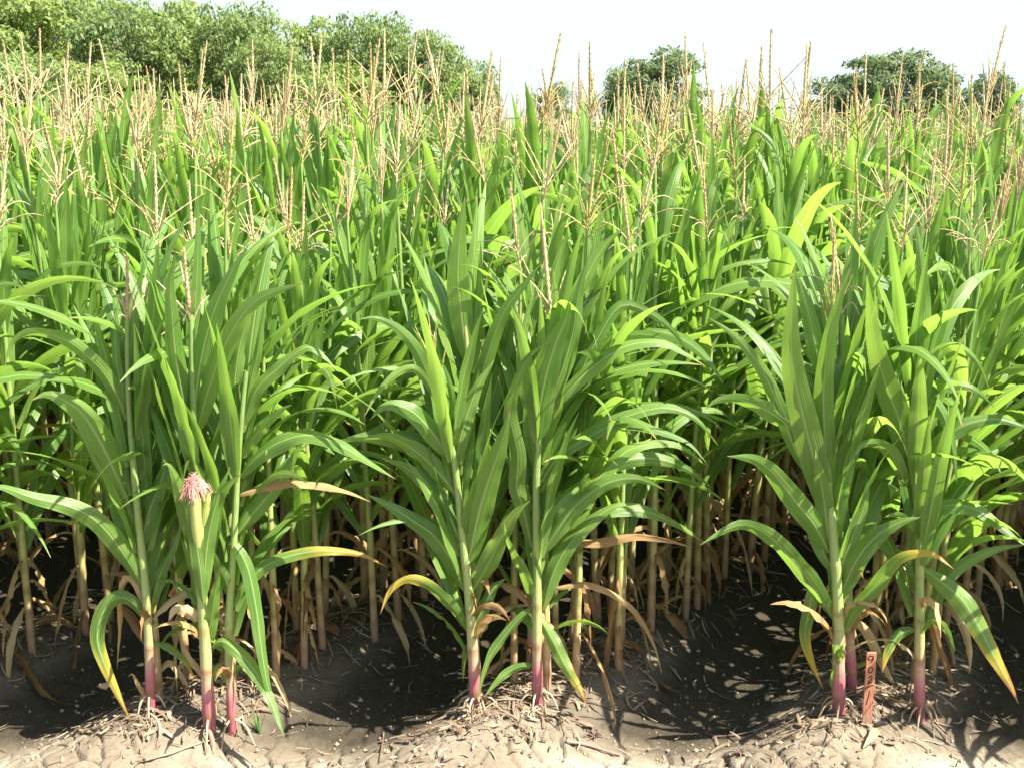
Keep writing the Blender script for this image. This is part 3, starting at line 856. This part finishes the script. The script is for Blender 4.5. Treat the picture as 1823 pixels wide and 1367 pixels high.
h6 = hero("front corn plant with magenta foot and broad upright leaves left of the wooden stake", (1495, 1267), [(1492, 1100), (1484, 960), (1474, 860), (1470, 760), (1474, 680)], 24, 10, [
    ([(1478, 935), (1454, 840), (1432, 750), (1413, 665), (1408, 595), (1411, 530), (1416, 474)], 62, B(dz=-.12, roll=0, wave=.03, fold=.2)),
    ([(1480, 915), (1470, 805), (1466, 700), (1476, 605), (1494, 535), (1515, 476)], 48, B(dz=-.08, roll=5, wave=.03)),
    ([(1440, 850), (1416, 802), (1388, 728), (1362, 668), (1330, 622), (1295, 588), (1258, 564)], 34, B(dz=-.10, roll=10)),
    ([(1466, 680), (1452, 620), (1442, 570), (1428, 520), (1412, 476)], 40, B(dz=.03, roll=0)),
    ([(1476, 690), (1482, 600), (1486, 540), (1488, 470)], 24, B(dz=.04, roll=0)),
    ([(1488, 880), (1508, 730), (1530, 655), (1548, 608), (1570, 590)], 32, B(dz=.05, roll=10)),
    ([(1452, 830), (1414, 770), (1366, 731), (1315, 711), (1277, 713), (1255, 730)], 50, B(dz=-.08, roll=15)),
    ([(1478, 985), (1450, 935), (1418, 895), (1388, 856), (1366, 832), (1338, 816), (1294, 812)], 54, B(dz=-.12, roll=-10, wave=.08)),
    ([(1486, 1110), (1456, 1055), (1424, 1012), (1392, 975), (1356, 945), (1322, 934), (1288, 945), (1246, 970)], 46, B(dz=-.16, roll=25, wave=.09)),
    ([(1480, 1075), (1452, 1048), (1440, 1090), (1433, 1134), (1446, 1182), (1466, 1226)], 31, B(dz=.0, roll=10, mt='y')),
    ([(1490, 1072), (1524, 998), (1560, 954), (1604, 928), (1640, 920)], 50, B(dz=-.06, roll=10)),
    ([(1500, 1125), (1528, 1075), (1560, 1040), (1592, 1000), (1622, 985), (1662, 986), (1698, 1012)], 36, B(dz=-.16, roll=15, roll2=30, mt='y', label="leaf with yellow blade and red brown tip")),
    ([(1486, 960), (1496, 880), (1512, 830), (1520, 782)], 38, B(dz=-.05, roll=15)),
    ([(1476, 970), (1468, 900), (1460, 850), (1452, 800)], 44, B(dz=-.05, roll=-10)),
    ([(1484, 1020), (1455, 960), (1440, 920), (1432, 880)], 36, B(dz=.05, roll=0)),
    ([(1488, 1030), (1512, 970), (1535, 910), (1550, 850)], 36, B(dz=.05, roll=10)),
    ([(1492, 1240), (1480, 1215), (1484, 1190), (1478, 1170)], 10, B(dz=-.03, roll=0, label="small pale shoot beside the stalk foot")),
], roots=6, tas=((1478, 620), (1486, 405), True, 8, 'tassel_green'))
h6b = hero("slim pink footed corn plant just behind the plant left of the wooden stake", (1520, 1244), [(1512, 1100), (1506, 960), (1502, 830), (1500, 700), (1500, 560)], 17, 7, [
    ([(1504, 900), (1540, 820), (1570, 770), (1600, 742), (1640, 740)], 44, B(dz=.1, roll=10)),
    ([(1502, 800), (1480, 700), (1460, 610), (1440, 520)], 44, B(dz=.08, roll=0)),
    ([(1500, 720), (1520, 620), (1532, 540), (1540, 470)], 38, B(dz=.05, roll=0)),
    ([(1512, 1190), (1540, 1180), (1570, 1165), (1600, 1150)], 12, B(dz=-.02, roll=20, label="small pale green shoot near the stalk foot")),
    ([(1516, 1225), (1550, 1240), (1590, 1262), (1630, 1278)], 14, B(mt='b', dz=-.06, roll=10)),
    ([(1508, 1100), (1540, 1120), (1570, 1180), (1600, 1235)], 24, B(mt='b', dz=.05, roll=15)),
], Yadd=0.06, tas=((1500, 570), (1478, 380), False, 9, 'tassel'))
h7 = hero("rightmost front corn plant with a long green leaf drooping to the soil", (1641, 1254), [(1637, 1100), (1636, 960), (1632, 880), (1625, 790), (1632, 680), (1640, 600)], 20, 8, [
    ([(1628, 880), (1606, 765), (1577, 685), (1556, 605), (1543, 490)], 58, B(dz=-.10, roll=0, wave=.03, fold=.2)),
    ([(1632, 800), (1630, 700), (1630, 605), (1640, 520), (1654, 430)], 36, B(dz=-.02, roll=10)),
    ([(1622, 760), (1640, 718), (1660, 712), (1680, 740), (1695, 790), (1704, 862)], 26, B(dz=-.10, roll=15)),
    ([(1634, 870), (1664, 800), (1696, 768), (1730, 752), (1780, 746), (1840, 766)], 40, B(dz=-.05, roll=15)),
    ([(1630, 740), (1652, 700), (1690, 685), (1732, 692), (1770, 724)], 26, B(dz=.0, roll=25)),
    ([(1634, 690), (1664, 640), (1700, 615), (1738, 642), (1764, 698)], 20, B(dz=.05, roll=15)),
    ([(1636, 950), (1660, 912), (1696, 898), (1742, 908), (1786, 940), (1828, 972)], 38, B(dz=-.12, roll=15, wave=.08)),
    ([(1636, 960), (1616, 930), (1596, 916), (1574, 920)], 26, B(dz=-.10, roll=20)),
    ([(1640, 1010), (1682, 1040), (1716, 1072), (1746, 1122), (1772, 1172), (1800, 1222), (1813, 1252)], 50, B(dz=-.16, roll=10, mt='y', wave=.06, label="long drooping leaf with a yellow tip")),
    ([(1642, 1120), (1668, 1062), (1692, 1022), (1722, 1000), (1772, 978), (1830, 968)], 34, B(dz=.08, roll=20)),
    ([(1636, 1120), (1604, 1128), (1582, 1158), (1570, 1198)], 25, B(dz=-.05, roll=20, mt='y')),
    ([(1634, 1060), (1622, 1010), (1606, 985), (1590, 975)], 30, B(dz=.05, roll=0)),
    ([(1616, 870), (1580, 800), (1540, 790), (1520, 812)], 36, B(dz=-.12, roll=20)),
    ([(1636, 1000), (1660, 960), (1680, 930), (1700, 870)], 40, B(dz=.08, roll=10)),
    ([(1640, 1130), (1655, 1100), (1672, 1150), (1690, 1210)], 18, B(mt='b', dz=.04, roll=10)),
    ([(1632, 820), (1655, 740), (1690, 660), (1720, 590)], 40, B(dz=.08, roll=0)),
    ([(1640, 660), (1645, 560), (1640, 470), (1630, 390)], 34, B(dz=.05, roll=0)),
], roots=9)

# ears of the silked plant
def ear(root, P0, Y, path, wpx, with_silk):
    C = np.array([at(x, y, Y - 0.075) for x, y in cat(path, 16)]) - P0
    s = np.linspace(0, 1, 16)
    R = wpx / 2 / F * depth_of(Y) * (0.55 + 0.45 * np.sin(pi * np.clip(s * 0.9 + 0.1, 0, 1))) * np.where(s > 0.8, 1 - (s - 0.8) * 2.2, 1)
    mb = MB(); tube(mb, C, R, 12)
    e = mb.build("ear", M['husk'], root)
    if with_silk:
        mb = MB()
        tip = C[-1]
        for q in range(460):
            az = random.uniform(0, 6.28); el = random.uniform(0.0, 1.3)
            d = np.array([cos(az) * sin(el), sin(az) * sin(el), cos(el)])
            l = random.uniform(0.018, 0.046)
            j = np.array([random.uniform(-.012, .012), random.uniform(-.012, .012), 0])
            tube(mb, cat([tip - (0, 0, .01), tip + d * l * .6 + j, tip + d * l + (random.uniform(-.014, .014), random.uniform(-.01, .01), -.04 * el)], 6), 0.0007, 3, np.full((6, 3), random.random()))
        mb.build("silk", M['silk'], e)["label"] = "pink tuft of corn silk"
ear(h2[0], h2[1], h2[2], [(355, 985), (351, 930), (348, 885), (346, 866)], 24, True)
ear(h2[0], h2[1], h2[2], [(360, 935), (368, 900), (372, 876)], 15, False)
random.seed(3)
px_leaf(h2[0], [(362, 1075), (356, 1010), (346, 950), (336, 895), (330, 862)], 40, h2[2] - 0.10, roll=5, roll2=15, dz=.02, fold=0.5)
px_leaf(h2[0], [(366, 1060), (366, 1000), (374, 940), (390, 880), (410, 830)], 38, h2[2] - 0.09, roll=-5, roll2=10, dz=.02, fold=0.4)
for q in ([(356, 985), (340, 930), (338, 880), (342, 850)], [(356, 980), (362, 935), (358, 890), (366, 862)]):
    px_leaf(h2[0], q, 26, h2[2] - 0.06, roll=10, dz=-.0, fold=0.9)

# ------------------------------------------------------------------ the field: twin rows on every bed
random.seed(77)
pts = []
for b in range(-14, 16):
    for side in (-1, 1):
        x0 = XC + b * PITCH + side * 0.118
        y = Y0 + 0.05 + random.uniform(0.0, 0.1) + (0.10 if -2 < b < 2 else 0)
        while y < 36:
            pts.append((x0 + SLOPE * (y - Y0) + random.gauss(0, 0.02), y + random.gauss(0, 0.02), b))
            y += 0.122 * random.uniform(0.8, 1.25) * (1 if y < 9 else 1.5)
pts = [p for p in pts if -0.447 * p[1] - 1.2 < p[0] < 0.447 * p[1] + 2.4]
inside = [p for p in pts if abs(p[0]) < 0.447 * p[1] + 0.22]
inside.sort(key=lambda p: p[1])
INDIV = inside[:286]
ids = set(map(id, INDIV))
REST = [p for p in pts if id(p) not in ids]
YLIM = INDIV[-1][1]

def hscale(y, r):
    g = min(max((y - 3.3) / 1.9, 0), 1)
    return (0.80 + 0.19 * g) * (1 + r)

BEDNAME = {0: "behind the middle front clump", -1: "behind the left front clump", 1: "behind the right front clump", 2: "beyond the furrow at the right edge",
           -2: "first bed left of the left clump", -3: "second bed left of the left clump"}
BOOST = {}
for tx, ty in [(1790, 18), (1735, 110), (52, 48), (104, 62), (196, 44), (292, 66), (430, 78), (470, 68), (552, 50), (648, 32), (690, 42), (745, 90), (955, 52), (1050, 74), (1275, 62), (1378, 66), (1402, 96), (1622, 84), (1812, 90), (870, 82), (1135, 86), (1210, 70), (1480, 120)]:
    best = None
    for p in INDIV:
        if p in BOOST or not 4.2 < p[1] < 8.5:
            continue
        z = at(tx, ty, p[1])[2]
        u = project((p[0], p[1], z))[0]
        sc = z / 2.06
        e = abs(u - tx) + 220 * max(0, sc - 1.14) * 4 + 8 * p[1]
        if best is None or e < best[0]:
            best = (e, p, sc)
    BOOST[best[1]] = best[2]
used = {}
tall_rank = 0
def field_plant(p, i):
    global tall_rank
    x, y, b = p
    k = random.randrange(PROTO_N)
    sc = hscale(y, random.gauss(-0.005, 0.05)) if p not in BOOST else BOOST[p]
    parts = PROTOS[k]
    root = empty("corn_plant", (x, y, float(gz(x, y)) - 0.01), random.uniform(0, 6.283))
    root.rotation_euler[0] = random.gauss(0, 0.03); root.rotation_euler[1] = random.gauss(0, 0.03)
    wsc = 0.9 * sc + 0.1
    root.scale = (wsc, wsc, sc)
    size = "tall" if sc > 1.0 else ("short" if sc < 0.9 else "mid height")
    tas = "greenish tassel" if k % 4 == 0 else ("closed tan tassel" if k % 6 == 5 else "open tan tassel")
    row = "second rank" if y < 3.9 else ("third rank" if y < 4.8 else ("middle ranks" if y < 6.3 else "back ranks"))
    where = BEDNAME.get(b, "far left of the left clump")
    lab = f"{size} corn plant, {tas}, {where}, {row}".replace("mid height", "medium")
    tag(root, lab, "corn plant", f"corn plants {where}, {row}")
    for nm, me, pl in parts:
        o = bpy.data.objects.new(nm, me)
        COL.objects.link(o)
        o.parent = root
        if pl:
            o["label"] = pl
for i, p in enumerate(INDIV):
    field_plant(p, i)

# the far part of the field, and the plants beside the frame: one mass
def far_field():
    mb = MB()
    random.seed(5)
    npr = 14
    lib = []
    for k in range(npr):
        for lod in (0, 1):
            q = MB()
            hs, leaves = plan(300 + k, 2.0)
            tube(q, [(0, 0, -0.03), (0, 0, hs * 0.5), (0, 0, hs)], [0.016, 0.012, 0.005], 5, np.array([[0, 0, 0], [0, hs / 2, 0], [0, hs, 0]]), m=2)
            for (z, az, L, wd, a0, a1, pw, tw, mt) in (leaves if lod == 0 else leaves[9:]):
                arch_leaf(q, z, az, L, wd, a0, a1, pw, tw, n=9, nu=3, m=1 if mt == 'b' else 0, rnd=random.random())
            t0 = q.n
            tq = MB(); tassel(tq, np.array([0, 0, hs + 0.02]), 900 + k, 0.30, 7, lo=True, lean=(random.uniform(-.1, .1), random.uniform(-.1, .1)))
            for a, f_, d_ in zip(tq.v, tq.f, tq.d):
                pass
            V = np.vstack(tq.v); D = np.vstack(tq.d); Fq = np.vstack(tq.f)
            q.add(V, Fq, D, 3)
            lib.append((np.vstack(q.v), np.vstack(q.f), np.vstack(q.d), np.concatenate(q.m)))
    for (x, y, b) in REST:
        if y > 20 and random.random() < 0.45:
            continue
        lod = 0 if y < YLIM + 1.0 else 1
        V, Fc, D, Mi = lib[random.randrange(npr) * 2 + lod]
        a = random.uniform(0, 6.283); sc = hscale(y, random.gauss(-0.035, 0.05)) * (1 - 0.030 * min(max(x / 6.0, -0.6), 1))
        R = np.array([[cos(a), -sin(a), 0], [sin(a), cos(a), 0], [0, 0, 1]])
        W = (V * np.array([0.95, 0.95, sc])) @ R.T + np.array([x, y, float(gz(x, y))])
        D2 = D.copy(); D2[:, 2] = np.where(D[:, 2] == 0, 0, (D[:, 2] + random.random()) % 1)
        mb.v.append(W); mb.d.append(D2); mb.f.append(Fc + mb.n); mb.m.append(Mi); mb.n += len(W)
    o = mb.build("corn_field", [M['leaf'], M['bleaf'], M['stalk'], M['tassel']])
    kind(o, "stuff")
    o["label"] = "mass of distant corn filling the field behind"
far_field()

# ------------------------------------------------------------------ wooden stake with its hand written number
def stake():
    base = ray(1543, 1287); t = -(H + 0.01) / base[2]
    Y = base[1] * t
    k = depth_of(Y, 0.1) / F
    X = at(1543, 1287, Y)[0]
    zb = float(gz(X, Y))
    root = empty("wooden_stake", (X, Y, zb))
    tag(root, "flat orange wooden stake with the number 902/1, standing in the right front clump", "plot stake")
    wd, th = 17.0 * k, 0.006
    top = at(1543, 1160, Y)[2] - zb
    mb = MB()
    zs = [-0.08, top - 0.003, top]
    ws = [wd / 2, wd / 2, wd / 2 - 0.002]; ts = [th / 2, th / 2, th / 2 - 0.002]
    V = []
    for z, a, b in zip(zs, ws, ts):
        V += [(-a, -b, z), (a, -b, z), (a, b, z), (-a, b, z)]
    f = []
    for i in (0, 4):
        for j in range(4):
            f.append((i + j, i + (j + 1) % 4, i + 4 + (j + 1) % 4, i + 4 + j))
    f.append((8, 9, 10, 11))
    mb.add(V, f)
    mb.build("board", M['wood'], root, smooth=False)
    def stroke(pp, name, r=0.0016):
        P = cat(pp, 22)
        W = np.array([((x - 1543) * k, -th / 2 - 0.0004, at(1543, y, Y)[2] - zb) for x, y in P])
        T = unit(np.gradient(W, axis=0)); sd_ = np.stack([-T[:, 2], 0 * T[:, 0], T[:, 0]], 1) * r
        q = MB()
        n = len(W)
        V = np.vstack([W - sd_, W + sd_])
        i = np.arange(n - 1)
        q.add(V, np.stack([i, i + 1, n + i + 1, n + i], 1))
        q.build(name, M['ink'], root, smooth=False)
    # zoomed strokes: 8.54 px per photo px, origin (1480,1130)
    z = lambda pts_: [(1480 + a / 8.54, 1130 + b / 8.54) for a, b in pts_]
    stroke(z([(562, 322), (528, 308), (492, 330), (490, 362), (520, 372), (552, 352), (562, 322), (560, 365), (540, 398), (515, 412)]), "digit")
    stroke(z([(545, 480), (505, 492), (496, 540), (520, 566), (552, 552), (566, 510), (545, 480)]), "digit")
    stroke(z([(515, 650), (540, 615), (565, 632), (552, 668), (505, 722), (535, 716), (572, 700)]), "digit")
    stroke(z([(474, 808), (530, 775), (596, 752)]), "slash")
    stroke(z([(540, 842), (532, 920), (506, 1045)]), "digit")
    for o, c in zip([c for c in root.children if c.name.startswith("digit")], "9021"):
        o["label"] = f"hand written digit {c}"
stake()

# ------------------------------------------------------------------ small things on the soil
def on_ground(px, py):
    d = ray(px, py)
    z = 0.0
    for _ in range(6):
        t = (z - H) / d[2]
        z = float(gz(d[0] * t, d[1] * t))
    return np.array([d[0] * t, d[1] * t, z])

def lying(name, label, cat_, pxs, r, mat, lift=0.006):
    P = [on_ground(*q) for q in pxs]
    C = cat(P, 14)
    C[:, 2] = gz(C[:, 0], C[:, 1]) + lift
    c = C.mean(0)
    mb = MB()
    s = np.linspace(0, 1, 14)
    tube(mb, C - c, r * (1 - 0.5 * s) * (1 + 0.25 * np.sin(s * 23)), 6)
    o = mb.build(name, mat)
    o.location = c
    tag(o, label, cat_)
lying("fallen_stick", "dark reddish stick lying on the pale soil below the middle bed", "stick", [(1008, 1322), (1050, 1330), (1104, 1347)], 0.0065, M['stick'])
lying("fallen_stick", "thin dark twig lying left of the wooden stake in the right furrow mouth", "stick", [(1268, 1313), (1320, 1309), (1362, 1298)], 0.0045, M['stick'])
lying("straw_stem", "single pale straw stem pointing toward the camera on the left furrow mouth", "straw", [(683, 1306), (680, 1330), (676, 1358)], 0.003, M['straw'])
lying("straw_stem", "long pale straw lying across the soil below the left front clump", "straw", [(250, 1358), (300, 1346), (350, 1330), (400, 1316)], 0.004, M['straw'])

def clump(label, px, py, n, size, mat):
    P = on_ground(px, py)
    mb = MB()
    for q in range(n):
        az = random.uniform(0, 6.28); el = random.uniform(0.3, 1.5); l = size * random.uniform(0.5, 1.1)
        d = np.array([cos(az) * sin(el), sin(az) * sin(el), cos(el) * 0.7])
        tube(mb, cat([(0, 0, 0), d * l * 0.6 + (0, 0, l * .1), d * l + (0, 0, -l * .25 * el)], 6), np.linspace(0.003, 0.0012, 6), 4, np.full((6, 3), random.random()))
    o = mb.build("root_clump", mat)
    o.location = P
    tag(o, label, "root clump")
clump("tangled dry root clump on the soil right of the dark reddish stick's upper end", 1058, 1312, 22, 0.05, M['stick'])
clump("small dark root clump on the pale soil left of the wooden stake", 1318, 1342, 18, 0.04, M['stick'])
clump("pale fibrous root clump at the foot of the left leaning middle plant", 838, 1274, 26, 0.07, M['root'])
clump("fibrous root clump at the foot of the bright magenta stalk", 945, 1268, 26, 0.06, M['root'])
clump("dry root clump below the pink silked plant's foot", 372, 1302, 22, 0.06, M['root'])

def fallen_leaf(label, pxs, wpx, mt='b', lift=0.012, ruff=0.1):
    P = cat([on_ground(*q) for q in pxs], 16)
    s = np.linspace(0, 1, 16)
    P[:, 2] = gz(P[:, 0], P[:, 1]) + lift + 0.012 * np.sin(s * pi)
    c = P.mean(0)
    T = unit(np.gradient(P, axis=0))
    side = unit(np.cross(T, np.array([0, 0, 1.0])) + np.array([0, 0, 0.5]))
    mb = MB()
    strip(mb, P - c, side, wpx / F * 3.5 * profile(s), 0.5, 0.1, 2.5, 5, ruff=ruff)
    o = mb.build("fallen_leaf", M[LM[mt]])
    o.location = c
    tag(o, label, "fallen leaf")
fallen_leaf("dry tan leaf lying in the furrow between the middle and right beds", [(1172, 1222), (1190, 1238), (1226, 1248)], 16)
fallen_leaf("curled whitish husk scrap on the soil below the wooden stake", [(1560, 1306), (1550, 1326), (1536, 1338)], 16)
fallen_leaf("long curled brown leaf trailing on the soil at the far left", [(8, 1160), (40, 1205), (80, 1250), (140, 1262), (165, 1252)], 20)
fallen_leaf("folded dry leaf between the leftmost plant and the silked plant", [(296, 1222), (330, 1238), (352, 1262)], 16)
fallen_leaf("crumpled tan leaf on the litter right of the wooden stake", [(1556, 1240), (1600, 1262), (1650, 1272)], 16)

def seedling(label, px, py, n, hgt):
    P = on_ground(px, py)
    root = empty("grass_seedling", P)
    tag(root, label, "grass seedling")
    for q in range(n):
        mb = MB()
        arch_leaf(mb, -0.004, random.uniform(0, 6.28), hgt * random.uniform(0.6, 1.1), 0.006, random.uniform(5, 25), random.uniform(15, 60), 1.5, n=8, nu=3, r0=0.001)
        mb.build("blade", M['grass'], root)
seedling("tuft of green grass seedlings right of the silked plant's drooping leaf tip", 462, 1306, 7, 0.09)
seedling("tiny grass sprout in the litter left of the larger grass tuft", 420, 1312, 4, 0.04)
seedling("tiny green sprout on the bare soil at the bottom right", 1700, 1364, 3, 0.03)

def litter():
    r = np.random.default_rng(21)
    mb = MB()
    n = 6000
    k = 0
    while k < n:
        Y = 2.80 + 3.3 * r.random() ** 1.8
        X = r.uniform(-0.447 * Y - .3, 0.447 * Y + .3)
        s = bedpos(X, Y); s = s - round(s)
        crown = math.exp(-(s / 0.17) ** 2)
        front = 1.0 if Y > 3.12 else max(0.10, 1 - (3.12 - Y) / 0.10)
        if r.random() > (0.02 + 0.98 * crown) * front:
            continue
        k += 1
        L = r.uniform(0.015, 0.11) * (0.45 if Y < 3.10 else 1); wd = r.uniform(0.0015, 0.009) if r.random() < 0.93 else r.uniform(0.008, 0.014)
        az = r.uniform(0, pi)
        s5 = np.linspace(-0.5, 0.5, 5)
        cu = r.normal(0, 0.10) * L
        P = np.stack([X + cos(az) * s5 * L - sin(az) * cu * s5 ** 2 * 4, Y + sin(az) * s5 * L + cos(az) * cu * s5 ** 2 * 4, 0 * s5], 1)
        P[:, 2] = gz(P[:, 0], P[:, 1]) + r.uniform(0.003, 0.016) + s5 * r.normal(0, 0.25) * L * 0.5
        sd_ = np.array([-sin(az), cos(az), r.normal(0, 0.5)]); sd_ = sd_ / np.linalg.norm(sd_) * wd / 2
        ww = np.array([.5, 1, 1, .9, .3])[:, None]
        V = np.concatenate([P - sd_ * ww, P + np.array([0, 0, wd * .3]), P + sd_ * ww])
        i = np.arange(4)
        f = np.concatenate([np.stack([i, i + 1, i + 6, i + 5], 1), np.stack([i + 5, i + 6, i + 11, i + 10], 1)])
        d = np.zeros((15, 3)); d[:, 2] = r.random()
        mb.add(V, f, d)
    kind(mb.build("straw_litter", M['straw']), "stuff")
litter()

def crumbs():
    r = np.random.default_rng(31)
    mb = MB()
    oc = np.array([(1, 0, 0), (-1, 0, 0), (0, 1, 0), (0, -1, 0), (0, 0, 1), (0, 0, -1)], float)
    of = np.array([(0, 2, 4), (2, 1, 4), (1, 3, 4), (3, 0, 4), (2, 0, 5), (1, 2, 5), (3, 1, 5), (0, 3, 5)])
    n = 4200
    Y = 2.8 + 1.1 * r.random(n) ** 1.2
    X = r.uniform(-0.47, 0.47, n) * Y
    Z = gz(X, Y)
    R = 0.0014 + 0.008 * r.random(n) ** 7
    for x, y, z, q in zip(X, Y, Z, R):
        V = oc * q * r.uniform(0.6, 1.3, (6, 3)) + np.array([x, y, z + q * 0.3])
        d = np.zeros((6, 3)); d[:, 2] = r.random()
        mb.add(V, of, d)
    kind(mb.build("soil_crumbs", M['clod'], smooth=False), "stuff")
crumbs()
